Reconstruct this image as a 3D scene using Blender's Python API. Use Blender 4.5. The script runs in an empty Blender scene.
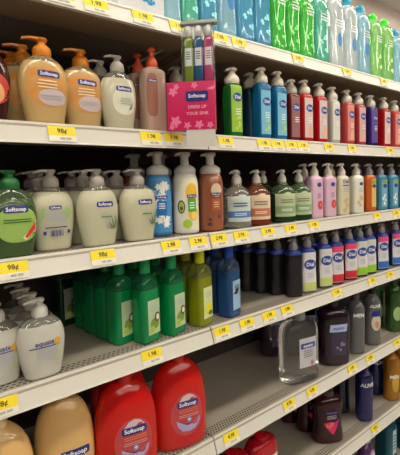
import bpy, bmesh, math, random
from mathutils import Vector, Matrix
random.seed(4)
C = bpy.context.scene.collection
CZ = 1.5                      # eye height of the photographer above the floor
S = 0.88                      # distance from the eye to the shelf fronts
SH = dict(A=0.4287, B=0.1367, C=-0.1446, D=-0.4205, E=-0.755, F=-1.0881, G=-1.42)   # shelf tops, relative to the eye
LIP_H, LIP_OUT, DEEP = 0.043, 0.0134, 0.42
JOINT = 0.722
RT = Vector((0.78307485, -0.62128679, -0.02822246)); UP = Vector((0.06385852, 0.03518288, 0.99733859)); FW = Vector((0.61864034, 0.78279301, -0.06722528))
F_PX, CY = 400.0, 210.0

def along(px, k, dy):
    """where along the shelf run a bottle stands whose foot is seen at column px, dy behind the shelf front"""
    a = RT - (px - 200) / F_PX * FW
    return -(a.y * (S + dy) + a.z * SH[k]) / a.x

# ------------------------------------------------------------------ materials
def lin(c):
    return tuple(((v / 255) / 12.92 if v / 255 <= .04045 else ((v / 255 + .055) / 1.055) ** 2.4) for v in c) + (1,)
MATS = {}
def mat(name, rgb, rough=.4, trans=0, metal=0, ior=1.45, emit=0, noise=0, nscale=30, coat=0, spec=.5):
    if name in MATS: return MATS[name]
    m = bpy.data.materials.new(name); m.use_nodes = True
    nt = m.node_tree; b = nt.nodes['Principled BSDF']
    b.inputs['Base Color'].default_value = lin(rgb)
    b.inputs['Roughness'].default_value = rough
    b.inputs['Metallic'].default_value = metal
    b.inputs['Transmission Weight'].default_value = trans
    b.inputs['IOR'].default_value = ior
    b.inputs['Coat Weight'].default_value = coat
    b.inputs['Specular IOR Level'].default_value = spec
    if emit:
        b.inputs['Emission Color'].default_value = lin(rgb); b.inputs['Emission Strength'].default_value = emit
    if noise:
        tc = nt.nodes.new('ShaderNodeTexCoord'); n = nt.nodes.new('ShaderNodeTexNoise'); r = nt.nodes.new('ShaderNodeMix'); r.data_type = 'RGBA'
        n.inputs['Scale'].default_value = nscale; n.inputs['Detail'].default_value = 4
        nt.links.new(tc.outputs['Object'], n.inputs['Vector']); nt.links.new(n.outputs['Fac'], r.inputs['Factor'])
        r.inputs['A'].default_value = tuple(v * (1 - noise) for v in lin(rgb)[:3]) + (1,)
        r.inputs['B'].default_value = tuple(min(1, v * (1 + noise)) for v in lin(rgb)[:3]) + (1,)
        nt.links.new(r.outputs['Result'], b.inputs['Base Color'])
    MATS[name] = m
    return m

def deck_mat(name, rgb, kind):
    """painted steel with rows of punched holes just behind the front edge (object y = 0 at the front)"""
    m = mat(name, rgb, .38, noise=.06, nscale=9)
    nt = m.node_tree; N = nt.nodes; L = nt.links; b = N['Principled BSDF']
    base = b.inputs['Base Color'].links[0].from_socket
    tc = N.new('ShaderNodeTexCoord'); sep = N.new('ShaderNodeSeparateXYZ'); L.new(tc.outputs['Object'], sep.inputs[0])
    def mth(op, a, bb=None, cc=None):
        n = N.new('ShaderNodeMath'); n.operation = op
        for i, v in enumerate((a, bb, cc)):
            if v is None: continue
            if isinstance(v, (int, float)): n.inputs[i].default_value = v
            else: L.new(v, n.inputs[i])
        return n.outputs[0]
    x, y = sep.outputs[0], sep.outputs[1]
    py, px, rx, ry, y0, y1 = (.0105, .0130, .0044, .0030, .012, .0435) if kind == 'slots' else (.0095, .0100, .0031, .0031, .012, .0500)
    ya = mth('SUBTRACT', y, y0); row = mth('FLOOR', mth('DIVIDE', ya, py))
    vy = mth('MULTIPLY', mth('SUBTRACT', mth('FRACT', mth('DIVIDE', ya, py)), .5), py)
    sh = mth('MULTIPLY', mth('MODULO', row, 2), .5)
    vx = mth('MULTIPLY', mth('SUBTRACT', mth('FRACT', mth('ADD', mth('DIVIDE', mth('ADD', x, 5), px), sh)), .5), px)
    dx = mth('POWER', mth('ABSOLUTE', mth('DIVIDE', vx, rx)), 2); dyy = mth('POWER', mth('ABSOLUTE', mth('DIVIDE', vy, ry)), 2)
    hole = mth('LESS_THAN', mth('ADD', dx, dyy), 1)
    band = mth('MULTIPLY', mth('GREATER_THAN', y, y0), mth('LESS_THAN', y, y1))
    hole = mth('MULTIPLY', hole, band)
    mx = N.new('ShaderNodeMix'); mx.data_type = 'RGBA'; L.new(hole, mx.inputs['Factor']); L.new(base, mx.inputs['A'])
    mx.inputs['B'].default_value = lin((24, 20, 17)); L.new(mx.outputs['Result'], b.inputs['Base Color'])
    return m

WHITE = mat('white plastic', (206, 203, 196), .32)
PALE = mat('pale grey plastic', (170, 164, 158), .32)
SAND = mat('sand white plastic', (222, 214, 202), .3)
GREYP = mat('grey plastic', (150, 146, 150), .35)
ORANGE = mat('orange plastic', (214, 128, 28), .35)
REDCAP = mat('red orange plastic', (214, 84, 48), .35)
DKGREEN = mat('dark green plastic', (34, 104, 52), .35)
GRCAP = mat('green cap plastic', (30, 150, 90), .3)
LIMECAP = mat('bright green plastic', (70, 226, 52), .3)
TEALCAP = mat('teal plastic', (30, 160, 200), .3)
YELCAP = mat('lime yellow plastic', (206, 206, 30), .35)
BLUECAP = mat('blue cap plastic', (30, 76, 176), .35)
BLACKP = mat('black plastic', (30, 26, 28), .3)
BROWNP = mat('brown plastic', (120, 84, 56), .35)
NAVY = mat('navy logo print', (36, 42, 128), .4)
INKW = mat('white print', (240, 240, 240), .5)
INKB = mat('blue print', (44, 60, 140), .5)
INKK = mat('black print', (30, 30, 30), .5)
INKG = mat('green print', (90, 150, 80), .5)
INKO = mat('orange print', (214, 136, 46), .5)
INKP = mat('pale grey print', (176, 178, 190), .5)
def flat(n, rgb): return mat(n + ' print', rgb, .45)

# ------------------------------------------------------------------ mesh helpers
def sup(t, a, b, n):
    c, s = math.cos(t), math.sin(t)
    return (a * math.copysign(abs(c) ** (2 / n), c), b * math.copysign(abs(s) ** (2 / n), s))
def loft(bm, rings, N=40, cx=0, cy=0):
    prev = None
    for (z, a, b, n) in rings:
        cur = [bm.verts.new((cx + sup(2 * math.pi * i / N, a, b, n)[0], cy + sup(2 * math.pi * i / N, a, b, n)[1], z)) for i in range(N)]
        if prev:
            for i in range(N): bm.faces.new((prev[i], prev[(i + 1) % N], cur[(i + 1) % N], cur[i]))
        else: bm.faces.new(list(reversed(cur)))
        prev = cur
    bm.faces.new(prev)
def box(bm, x0, x1, y0, y1, z0, z1):
    v = [bm.verts.new(p) for p in ((x0, y0, z0), (x1, y0, z0), (x1, y1, z0), (x0, y1, z0), (x0, y0, z1), (x1, y0, z1), (x1, y1, z1), (x0, y1, z1))]
    for f in ((3, 2, 1, 0), (4, 5, 6, 7), (0, 1, 5, 4), (1, 2, 6, 5), (2, 3, 7, 6), (3, 0, 4, 7)): bm.faces.new([v[i] for i in f])
def prism(bm, pts, x0, x1):
    a = [bm.verts.new((x0, y, z)) for y, z in pts]; b = [bm.verts.new((x1, y, z)) for y, z in pts]
    n = len(pts)
    bm.faces.new(a); bm.faces.new(list(reversed(b)))
    for i in range(n): bm.faces.new((a[(i + 1) % n], a[i], b[i], b[(i + 1) % n]))
def mesh(name, bm, m, smooth=True, bev=0):
    if bev:
        bmesh.ops.bevel(bm, geom=[e for e in bm.edges], offset=bev, segments=2, affect='EDGES', profile=.7)
    bmesh.ops.recalc_face_normals(bm, faces=bm.faces[:])
    me = bpy.data.meshes.new(name); bm.to_mesh(me); bm.free()
    me.materials.append(m)
    if smooth:
        me.shade_smooth(); me.set_sharp_from_angle(angle=math.radians(50))
    return me
def obj(name, me, parent=None, loc=(0, 0, 0), rz=0):
    o = bpy.data.objects.new(name, me); C.objects.link(o); o.location = loc; o.rotation_euler = (0, 0, rz)
    if parent is not None: o.parent = parent
    return o
def tag(o, label, cat, group=None):
    o['label'] = label; o['category'] = cat
    if group: o['group'] = group
    return o
def struct(name, bm, m, loc=(0, 0, 0), smooth=False):
    o = obj(name, mesh(name, bm, m, smooth), None, loc); o['kind'] = 'structure'; return o
def copy_tree(o, parent=None):
    c = o.copy(); C.objects.link(c)
    if parent is not None: c.parent = parent
    for ch in list(o.children): copy_tree(ch, c)
    return c

TXT = {}
def text_mesh(s, size, m, key=None):
    k = (s, round(size, 5))
    if k not in TXT:
        cu = bpy.data.curves.new('lettering', 'FONT'); cu.body = s; cu.size = size; cu.align_x = 'CENTER'; cu.align_y = 'CENTER'
        cu.resolution_u = 2; cu.offset = size * .018
        t = bpy.data.objects.new('lettering', cu)
        me = bpy.data.meshes.new_from_object(t)
        TXT[k] = ([tuple(v.co) for v in me.vertices], [tuple(p.vertices) for p in me.polygons])
        bpy.data.objects.remove(t); bpy.data.meshes.remove(me); bpy.data.curves.remove(cu)
    return TXT[k]

class Form:
    """a bottle body: rings of (z, half width, half depth, squareness)"""
    def __init__(s, rings): s.r = rings
    def at(s, z):
        r = s.r
        for p, q in zip(r, r[1:]):
            if p[0] <= z <= q[0] and q[0] > p[0]:
                t = (z - p[0]) / (q[0] - p[0]); return [p[i] + (q[i] - p[i]) * t for i in (1, 2, 3)]
        return list(r[-1][1:]) if z > r[-1][0] else list(r[0][1:])
    def front(s, x, z, side=1):
        a, b, n = s.at(z); u = min(.985, abs(x / a))
        return -side * b * (1 - u ** n) ** (1 / n)
def smooth_rings(keys, steps=5):
    out = []
    for i in range(len(keys) - 1):
        p0 = keys[max(0, i - 1)]; p1 = keys[i]; p2 = keys[i + 1]; p3 = keys[min(len(keys) - 1, i + 2)]
        for k in range(steps):
            t = k / steps
            z = p1[0] + (p2[0] - p1[0]) * t
            v = [z]
            for j in (1, 2):
                h = p2[0] - p1[0]
                m1 = 0 if p2[0] == p0[0] else (p2[j] - p0[j]) / (p2[0] - p0[0]) * h
                m2 = 0 if p3[0] == p1[0] else (p3[j] - p1[j]) / (p3[0] - p1[0]) * h
                lim = 3 * abs(p2[j] - p1[j])
                m1 = max(-lim, min(lim, m1)); m2 = max(-lim, min(lim, m2))
                v.append((2 * t**3 - 3 * t * t + 1) * p1[j] + (t**3 - 2 * t * t + t) * m1 + (-2 * t**3 + 3 * t * t) * p2[j] + (t**3 - t * t) * m2)
            v.append(p1[3] + (p2[3] - p1[3]) * t); out.append(tuple(v))
    out.append(keys[-1]); return out

def art(form, e, layer, side=1):
    """one printed element wrapped on the front of the bottle; returns (name, mesh)"""
    kind, name, m = e[0], e[1], e[2]; eps = .0004 + .00035 * layer
    pts, faces = [], []
    if kind == 'rect':
        cx, cz, w, h = e[3:7]; slant = e[7] if len(e) > 7 else 0
        nx, nz = max(2, int(w / .004)), max(2, int(h / .004))
        for j in range(nz + 1):
            for i in range(nx + 1): pts.append((cx - w / 2 + w * i / nx + slant * (j / nz - .5), cz - h / 2 + h * j / nz))
        for j in range(nz):
            for i in range(nx): q = j * (nx + 1) + i; faces.append((q, q + 1, q + nx + 2, q + nx + 1))
    elif kind == 'oval':
        cx, cz, w, h = e[3:7]; n = e[7] if len(e) > 7 else 2; R_, T = max(3, int(max(w, h) / .012)), 28
        pts.append((cx, cz))
        for j in range(1, R_ + 1):
            for i in range(T): p = sup(2 * math.pi * i / T, w / 2 * j / R_, h / 2 * j / R_, n); pts.append((cx + p[0], cz + p[1]))
        for i in range(T): faces.append((0, 1 + i, 1 + (i + 1) % T))
        for j in range(R_ - 1):
            for i in range(T): a = 1 + j * T + i; b = 1 + j * T + (i + 1) % T; faces.append((a, a + T, b + T, b))
    elif kind == 'fan':
        pp = e[3]; cx = sum(p[0] for p in pp) / len(pp); cz = sum(p[1] for p in pp) / len(pp)
        pts = [(cx, cz)] + list(pp); n = len(pp); faces = [(0, 1 + i, 1 + (i + 1) % n) for i in range(n)]
    elif kind == 'text':
        s, cx, cz, size = e[3:7]; v, f = text_mesh(s, size, m); pts = [(cx + p[0], cz + p[1]) for p in v]; faces = f
    elif kind == 'flowers':
        cx, cz, w, h, n, r = e[3:9]; rr = random.Random(n)
        for _ in range(n):
            x, z = cx + rr.uniform(-.5, .5) * w, cz + rr.uniform(-.5, .5) * h; ro = rr.random() * 3
            base = len(pts); pts.append((x, z))
            for i in range(20):
                q = r * (.80 + .26 * math.cos(i * math.pi / 2)); t = ro + i * 2 * math.pi / 20; pts.append((x + q * math.cos(t), z + q * math.sin(t)))
            for i in range(20): faces.append((base, base + 1 + i, base + 1 + (i + 1) % 20))
    elif kind == 'bars':
        cx, cz, w, h, n = e[3:8]
        for i in range(n):
            bw = w / n * (.3 + .4 * ((i * 7) % 3) / 2); x = cx - w / 2 + w * (i + .5) / n; b = len(pts)
            pts += [(x - bw / 2, cz - h / 2), (x + bw / 2, cz - h / 2), (x + bw / 2, cz + h / 2), (x - bw / 2, cz + h / 2)]; faces.append((b, b + 1, b + 2, b + 3))
    elif kind == 'lines':
        cx, cz, w, h, n = e[3:8]; rr = random.Random(n)
        for i in range(n):
            z = cz + h / 2 - h * (i + .5) / n; ww = w * rr.uniform(.65, 1); th = h / n * .42
            k = 4; b = len(pts)
            for q in range(k + 1): pts += [(cx - ww / 2 + ww * q / k, z - th / 2), (cx - ww / 2 + ww * q / k, z + th / 2)]
            for q in range(k): faces.append((b + 2 * q, b + 2 * q + 2, b + 2 * q + 3, b + 2 * q + 1))
    me = bpy.data.meshes.new(name)
    co = []
    for (x, z) in pts:
        a, b, n = form.at(z)
        if abs(x) > a * .97: x = math.copysign(a * .97, x)
        co.append((x if side == 1 else -x, form.front(x, z, side) - eps * side, z))
    me.from_pydata(co, [], faces); me.materials.append(m)
    bm = bmesh.new(); bm.from_mesh(me); bmesh.ops.recalc_face_normals(bm, faces=bm.faces[:])
    s = sum(f.normal.y * f.calc_area() for f in bm.faces)
    if s * side > 0: bmesh.ops.reverse_faces(bm, faces=bm.faces[:])
    bm.to_mesh(me); bm.free(); me.shade_smooth()
    return me

# ------------------------------------------------------------------ pumps and caps (name, mesh) lists
def lathe(bm, prof, N=24, cx=0, cy=0): loft(bm, [(z, r, r, 2) for z, r in prof], N, cx, cy)
def nozzle(bm, z, L, w, t, droop=.004, back=.008):
    v = []
    for x, ww, dz, tt in ((back, w, 0, t), (0, w * 1.15, 0, t), (-L * .6, w * .8, 0, t * .85), (-L, w * .62, -droop, t * .7)):
        v.append([bm.verts.new((x, sy * ww / 2, z + dz + sz * tt / 2)) for sy, sz in ((-1, -1), (1, -1), (1, 1), (-1, 1))])
    bm.faces.new(v[0]); bm.faces.new(list(reversed(v[-1])))
    for a, b in zip(v, v[1:]):
        for i in range(4): bm.faces.new((a[i], b[i], b[(i + 1) % 4], a[(i + 1) % 4]))
def pump_bell(z, k=1.0, L=.034, m=WHITE):
    b1 = bmesh.new(); lathe(b1, [(z - .002, .0165 * k), (z + .002, .0176 * k), (z + .012, .0174 * k), (z + .017, .0160 * k), (z + .021, .0125 * k), (z + .024, .0095 * k)])
    b2 = bmesh.new(); lathe(b2, [(z + .023, .0082 * k), (z + .029, .0080 * k), (z + .032, .0110 * k), (z + .036, .0118 * k), (z + .0385, .0095 * k)])
    nozzle(b2, z + .0355, L + .004, .016 * k, .0058)
    return [('pump_collar', b1, m), ('pump_head', b2, m)]
def pump_slim(z, m=PALE, L=.022, k=1.0, rise=0):
    b1 = bmesh.new(); lathe(b1, [(z - .002, .0140 * k), (z + .003, .0156 * k), (z + .014, .0154 * k), (z + .021, .0130 * k), (z + .026, .0092 * k), (z + .029, .0085 * k)])
    b2 = bmesh.new(); lathe(b2, [(z + .028, .0068 * k), (z + .037 + rise, .0066 * k), (z + .039 + rise, .0108 * k), (z + .045 + rise, .0106 * k), (z + .048 + rise, .0070 * k)])
    nozzle(b2, z + .043 + rise, L, .0135 * k, .0065, .006)
    return [('pump_collar', b1, m), ('pump_head', b2, m)]
def pump_foam(z, m=WHITE):
    b1 = bmesh.new(); lathe(b1, [(z - .002, .0300), (z + .003, .0315), (z + .010, .0315), (z + .016, .0285), (z + .022, .0205), (z + .025, .0150)])
    b2 = bmesh.new(); lathe(b2, [(z + .024, .0125), (z + .045, .0115), (z + .049, .0135), (z + .054, .0150), (z + .059, .0150), (z + .062, .0120)])
    nozzle(b2, z + .0560, .027, .019, .010, .003, .016)
    return [('pump_collar', b1, m), ('pump_head', b2, m)]
def cap_round(z, r, h, m, n='cap'):
    b = bmesh.new(); lathe(b, [(z - .002, r * .96), (z + .001, r), (z + h * .8, r * .97), (z + h * .93, r * .9), (z + h, r * .7)])
    return [(n, b, m)]
def cap_flip(z, r, h, m):
    b = bmesh.new(); loft(b, smooth_rings([(z - .002, r, r * .8, 2), (z + h * .35, r * .95, r * .8, 2.2), (z + h * .7, r * 1.05, r * .7, 2.5), (z + h, r * .55, r * .4, 2)], 3), 24)
    return [('flip_cap', b, m)]

# ------------------------------------------------------------------ bottle forms
def sc(keys, w, d, h): return [(z * h, a * w / 2, b * d / 2, n) for z, a, b, n in keys]
K_OVAL = [(0, .70, .80, 2.6), (.02, .76, .88, 2.6), (.10, .80, .92, 2.5), (.30, .91, 1, 2.4), (.55, 1, 1, 2.3), (.70, .98, .97, 2.2), (.84, .86, .88, 2.1), (.93, .66, .74, 2), (.975, .45, .62, 2), (1, .34, .56, 2)]
K_SQUARE = [(0, .88, .88, 4), (.015, .96, .96, 4), (.05, 1, 1, 4), (.88, 1, 1, 4), (.94, .93, .93, 3.4), (.975, .70, .72, 2.6), (1, .46, .50, 2)]
K_CYL = [(0, .85, .85, 2), (.02, .96, .96, 2), (.05, 1, 1, 2), (.75, 1, 1, 2), (.86, .97, .97, 2), (.95, .87, .87, 2), (1, .78, .78, 2)]
K_FLASK = [(0, .80, .84, 2.8), (.015, .90, .94, 2.8), (.06, .96, 1, 2.8), (.42, 1, 1, 2.7), (.68, .98, .97, 2.5), (.82, .86, .86, 2.3), (.91, .66, .70, 2.1), (.965, .40, .52, 2), (1, .24, .40, 2)]
K_TAPER = [(0, .86, .86, 2.2), (.02, .97, .97, 2.2), (.08, 1, 1, 2.2), (.60, 1, 1, 2.1), (.76, .92, .92, 2), (.87, .68, .68, 2), (.94, .40, .40, 2), (1, .33, .33, 2)]
K_RECT = [(0, .90, .88, 5), (.012, .97, .96, 5), (.04, 1, 1, 5), (.80, 1, 1, 5), (.87, .93, .95, 4), (.93, .70, .80, 3), (.97, .44, .60, 2.2), (1, .36, .50, 2)]
K_WAIST = [(0, .86, .88, 3), (.015, .96, .96, 3), (.08, 1, 1, 3), (.40, .90, .94, 3), (.62, .92, .95, 3), (.82, 1, 1, 2.8), (.93, .86, .90, 2.4), (.98, .6, .7, 2.2), (1, .5, .6, 2)]
K_SLIM = [(0, .88, .88, 2.4), (.015, .97, .97, 2.4), (.06, 1, 1, 2.4), (.78, 1, 1, 2.4), (.88, .93, .93, 2.3), (.95, .70, .72, 2.1), (.985, .46, .50, 2), (1, .44, .48, 2)]
K_BIG = [(0, .84, .86, 3.2), (.015, .94, .95, 3.2), (.06, .98, 1, 3.2), (.45, 1, 1, 3.2), (.78, 1, .99, 3), (.88, .94, .93, 2.7), (.945, .79, .81, 2.4), (.97, .56, .62, 2.1), (1, .34, .46, 2)]
K_DOME = [(0, .80, .84, 2.8), (.015, .90, .94, 2.8), (.06, .96, 1, 2.8), (.42, 1, 1, 2.6), (.64, .97, .97, 2.4), (.78, .88, .88, 2.2), (.88, .74, .76, 2.1), (.95, .56, .62, 2.1), (1, .36, .46, 2)]
K_SLEEVE = [(0, .92, .9, 3.5), (.015, .99, .98, 3.5), (.25, 1.02, 1.02, 3.5), (.6, .96, .96, 3.5), (.88, .98, 1.0, 3.5), (.94, .90, .92, 3), (.98, .6, .7, 2.4), (1, .44, .55, 2)]

PROTO = {}
def make(kind_name, keys, w, d, h, body_m, tops, label=None, details=(), back=(), extra=(), fill=None, clear=None):
    """tops: list of (name, bm, mat); label: base art element; details: art elements above it"""
    form = Form(smooth_rings(sc(keys, w, d, h), 4))
    root = bpy.data.objects.new(kind_name, None); C.objects.link(root); root.empty_display_size = .03
    bm = bmesh.new()
    if fill:      # liquid up to the fill line, empty see-through plastic above it
        mid = tuple([fill * h] + form.at(fill * h))
        loft(bm, [r for r in form.r if r[0] < fill * h - .001] + [mid], 40); obj('body', mesh('body', bm, body_m), root)
        bm = bmesh.new(); loft(bm, [(mid[0] + .0002,) + mid[1:]] + [r for r in form.r if r[0] > fill * h + .001], 40); obj('clear_shoulder', mesh('clear_shoulder', bm, clear), root)
    else:
        loft(bm, form.r, 40); obj('body', mesh('body', bm, body_m), root)
    for n, b, m in tops: obj(n, mesh(n, b, m), root)
    lab = None
    if label: lab = obj('label', art(form, label, 0), root)
    for i, e in enumerate(details):
        obj(e[1], art(form, e, 1 + i), lab if lab is not None else root)
    for i, e in enumerate(back):
        obj(e[1], art(form, e, i, -1), root)
    for n, b, m in extra: obj(n, mesh(n, b, m), root)
    return root
TURN = dict(dsoap=15, dish=-34, ref=-14, darkwash=-30, slim=-32, berry=-28, gel=-6, wash=-22, lot=-10, bigclear=-12)
def put(key, builder, k, px, dy, label, cat='soap bottle', group=None, rz=0, xy=None, dz=0):
    if key not in PROTO:
        PROTO[key] = builder(); o = PROTO[key]
    else: o = copy_tree(PROTO[key])
    if xy: x, y = xy
    else: x, y = along(px, k, dy), S + dy
    o.location = (x, y, CZ + SH[k] + .0008 + dz); o.rotation_euler = (0, 0, math.radians(rz or TURN.get(key.split('_')[0], 0)))
    tag(o, label, cat, group)
    return o

# ------------------------------------------------------------------ label artwork
def logo(cx, cz, w, txt='Softsoap', h=None):
    h = h or w * .30
    return [('oval', 'logo_badge', NAVY, cx, cz, w, h, 6), ('text', 'brand_lettering', INKW, txt, cx, cz, w * .235)]
def dial(cx, cz, w):
    return [('oval', 'logo_badge', flat('dial blue', (40, 72, 150)), cx, cz, w, w * .8), ('text', 'brand_lettering', INKW, 'Dial', cx, cz, w * .42)]

CLR = mat('clear shell', (206, 204, 196), .04, .8, ior=1.2, coat=.6)
CLRG = mat('clear green shell', (120, 150, 110), .04, .75, ior=1.2, coat=.6)
CLRH = mat('clear warm shell', (220, 196, 160), .04, .7, ior=1.2, coat=.6)
def honey():
    form_label = ('oval', 'label', flat('honeycomb label', (204, 146, 76)), 0, .078, .088, .088, 2.3)
    return make('hand_soap_bottle', K_OVAL, .106, .058, .148, mat('cream liquid soap', (196, 164, 110), .2, coat=.5),
        pump_bell(.148, 1.12, .038, ORANGE), form_label,
        [('flowers', 'honeycomb_picture', INKO, -.010, .088, .056, .050, 22, .0065), ('oval', 'pale_band', flat('lilac band', (196, 178, 178)), .010, .056, .060, .036, 2.2)] +
        logo(.004, .105, .047) + [('lines', 'lettering', flat('cream lettering', (240, 214, 170)), 0, .083, .052, .020, 3), ('lines', 'lettering', INKP, .006, .057, .040, .012, 2)], fill=.90, clear=CLRH)
def pearly():
    return make('hand_soap_bottle', K_OVAL, .094, .055, .144, mat('pearly liquid soap', (192, 187, 162), .2, coat=.5), pump_bell(.144, 1.0, .030, PALE),
        ('oval', 'label', flat('pearly label', (216, 214, 200)), .004, .068, .062, .066, 2.3), logo(.004, .098, .043) +
        [('lines', 'lettering', flat('sage lettering', (170, 180, 150)), .006, .068, .036, .018, 3), ('fan', 'leaf_picture', flat('leaf green', (110, 130, 90)), [(.012, .046), (.022, .050), (.028, .070), (.020, .058)])], fill=.86, clear=CLR)
def aloe():
    lg = flat('leaf green', (72, 106, 70))
    return make('hand_soap_bottle', K_OVAL, .104, .058, .146, mat('milky liquid soap', (192, 190, 162), .2, coat=.5), pump_bell(.146, 1.1, .034, PALE),
        None, logo(.008, .100, .043) + [('lines', 'lettering', INKP, .010, .078, .030, .006, 1), ('lines', 'green_lettering', INKG, .010, .070, .040, .007, 1), ('lines', 'small_lettering', INKP, .018, .054, .030, .018, 3),
        ('fan', 'aloe_leaf', lg, [(.026, .040), (.022, .074), (.032, .044)]), ('fan', 'aloe_leaf', lg, [(.030, .040), (.036, .078), (.040, .052), (.036, .042)]), ('fan', 'aloe_leaf', lg, [(.022, .040), (.014, .058), (.026, .046)])], fill=.91, clear=CLR)
def aloe_back():
    return make('hand_soap_bottle', K_OVAL, .104, .058, .146, mat('milky liquid soap', (192, 190, 162), .2, coat=.5), pump_bell(.146, 1.1, .034, PALE),
        None, [('fan', 'leaf_picture', flat('pale leaf', (150, 190, 110)), [(-.036, .060), (-.030, .096), (-.022, .100), (-.024, .080)]),
        ('fan', 'leaf_picture', flat('pale leaf', (150, 190, 110)), [(.018, .088), (.026, .100), (.036, .092), (.036, .074), (.026, .074)])] + logo(0, .098, .028) +
        [('lines', 'lettering', INKP, 0, .075, .060, .030, 6), ('lines', 'small_lettering', INKB, 0, .053, .070, .006, 1), ('bars', 'barcode', INKB, 0, .040, .030, .014, 11), ('rect', 'printed_square', INKB, -.026, .041, .006, .008), ('rect', 'printed_square', INKB, .028, .042, .006, .008)], fill=.91, clear=CLR)
def melon():
    return make('hand_soap_bottle', K_OVAL, .104, .058, .144, mat('clear green soap', (84, 112, 60), .12, .45, ior=1.35, coat=.5), pump_bell(.144, 1.15, .030, DKGREEN),
        ('oval', 'label', flat('melon label', (150, 182, 92)), .006, .068, .080, .074, 2.6), logo(.004, .100, .050) +
        [('lines', 'lettering', flat('deep green lettering', (52, 104, 40)), .006, .076, .056, .010, 2), ('fan', 'watermelon_rind', flat('rind', (226, 232, 190)), [(.014, .040), (.020, .034), (.044, .052), (.046, .076), (.038, .066)]), ('fan', 'watermelon_picture', flat('watermelon red', (216, 60, 44)), [(.018, .042), (.022, .038), (.042, .055), (.044, .072), (.034, .062)])], fill=.84, clear=CLRG)
def fruit():
    return make('hand_soap_bottle', K_OVAL, .100, .058, .146, mat('dark berry soap', (74, 34, 34), .15, .3, ior=1.35, coat=.5), pump_bell(.146, 1.1, .03, BLACKP),
        ('oval', 'label', flat('fruit label', (196, 62, 58)), .006, .064, .078, .066, 2.2), [('oval', 'fruit_picture', flat('peach', (226, 168, 110)), .018, .056, .030, .040), ('flowers', 'petals', flat('pink', (224, 120, 110)), 0, .066, .04, .04, 5, .008)])
def equate():
    return make('hand_soap_bottle', K_OVAL, .104, .058, .136, mat('white lotion soap', (206, 204, 194), .2, .15, coat=.6), pump_bell(.136, 1.0, .030, WHITE),
        None, [('text', 'brand_lettering', INKB, 'equate', 0, .080, .0155), ('rect', 'blue_rule', INKB, 0, .0715, .066, .0022), ('lines', 'lettering', INKP, .002, .055, .048, .026, 5),
        ('oval', 'gold_seal', flat('gold seal', (206, 160, 60)), .027, .079, .016, .016), ('oval', 'leaf_picture', flat('pale olive', (178, 186, 150)), .030, .052, .010, .030), ('oval', 'leaf_picture', flat('pale olive', (178, 186, 150)), .020, .040, .022, .008)], fill=.86, clear=CLR)
def foam(style):
    if style == 'blue':
        bm_, lab, det = mat('foam bottle blue', (52, 120, 186), .3, coat=.4), ('rect', 'label', flat('floral blue', (74, 146, 204)), 0, .086, .066, .150), [
            ('flowers', 'flower_picture', INKW, 0, .088, .044, .130, 24, .0095), ('rect', 'blue_panel', flat('panel blue', (38, 110, 190)), .006, .078, .028, .040)] + logo(.006, .108, .032) + [('lines', 'lettering', INKW, .006, .084, .022, .018, 3)]
    elif style == 'fruit':
        bm_, lab, det = mat('foam bottle white', (226, 224, 216), .3, coat=.4), ('rect', 'label', flat('citrus label', (234, 228, 208)), 0, .086, .066, .150), [
            ('oval', 'orange_picture', flat('citrus yellow', (238, 190, 50)), .012, .120, .034, .050), ('oval', 'orange_picture', flat('citrus yellow', (238, 190, 50)), .016, .058, .030, .040), ('oval', 'orange_slice', flat('citrus pale', (246, 216, 120)), .018, .054, .018, .026),
            ('oval', 'avocado_picture', flat('avocado skin', (66, 92, 40)), -.018, .078, .020, .038), ('oval', 'avocado_flesh', flat('avocado flesh', (178, 190, 100)), -.018, .078, .014, .030), ('oval', 'avocado_stone', flat('avocado stone', (110, 74, 44)), -.018, .074, .008, .012),
            ('oval', 'lime_picture', flat('lime', (160, 200, 70)), -.002, .030, .026, .026), ('rect', 'green_panel', flat('panel green', (80, 180, 60)), .012, .082, .024, .036)] + logo(.012, .108, .030) + [('lines', 'lettering', INKW, .012, .082, .018, .022, 3)]
    else:
        bm_, lab, det = mat('foam bottle copper', (160, 96, 68), .25, .1, coat=.5), None, [('oval', 'flower_picture', flat('cream petals', (222, 200, 170)), .010, .122, .034, .040),
            ('rect', 'rust_panel', flat('panel rust', (190, 92, 52)), .008, .080, .026, .034), ('flowers', 'leaf_picture', flat('dark leaf', (84, 44, 30)), 0, .035, .04, .03, 4, .006)] + logo(.008, .110, .032) + [('lines', 'lettering', flat('cream petals', (222, 200, 170)), .008, .080, .020, .020, 3)]
    return make('foaming_soap_bottle', K_CYL, .076, .070, .172, bm_, pump_foam(.172), lab, det)
def dish(style):
    col = dict(clear=((206, 212, 196), .7), amber=((150, 66, 36), .45), green=((34, 74, 44), .4))[style]
    strip = dict(clear=(84, 130, 190), amber=(200, 120, 84), green=(140, 170, 120))[style]
    lab = dict(clear=(196, 210, 206), amber=(226, 204, 172), green=(184, 196, 158))[style]
    return make('pump_soap_bottle', K_TAPER, .092, .082, .140, mat('clear soap ' + style, col[0], .08, col[1], ior=1.33, coat=.3), pump_slim(.138, WHITE, .020, .95, -.004),
        ('rect', 'label', flat('label ' + style, lab), .004, .060, .074, .078), [('oval', 'label_crest', flat('label ' + style, lab), .010, .094, .030, .022), ('rect', 'colour_band', flat('band ' + style, strip), .004, .044, .074, .020 if style == 'clear' else .026), ('lines', 'lettering', INKB if style == 'clear' else flat('dim lettering', (120, 110, 90)), .006, .074, .046, .016, 2),
        ('lines', 'small_lettering', INKW, .006, .044, .04, .010, 2)], fill=.70, clear=dict(clear=CLR, amber=mat('clear amber shell', (170, 110, 80), .04, .7, ior=1.2, coat=.6), green=CLRG)[style])
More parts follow.
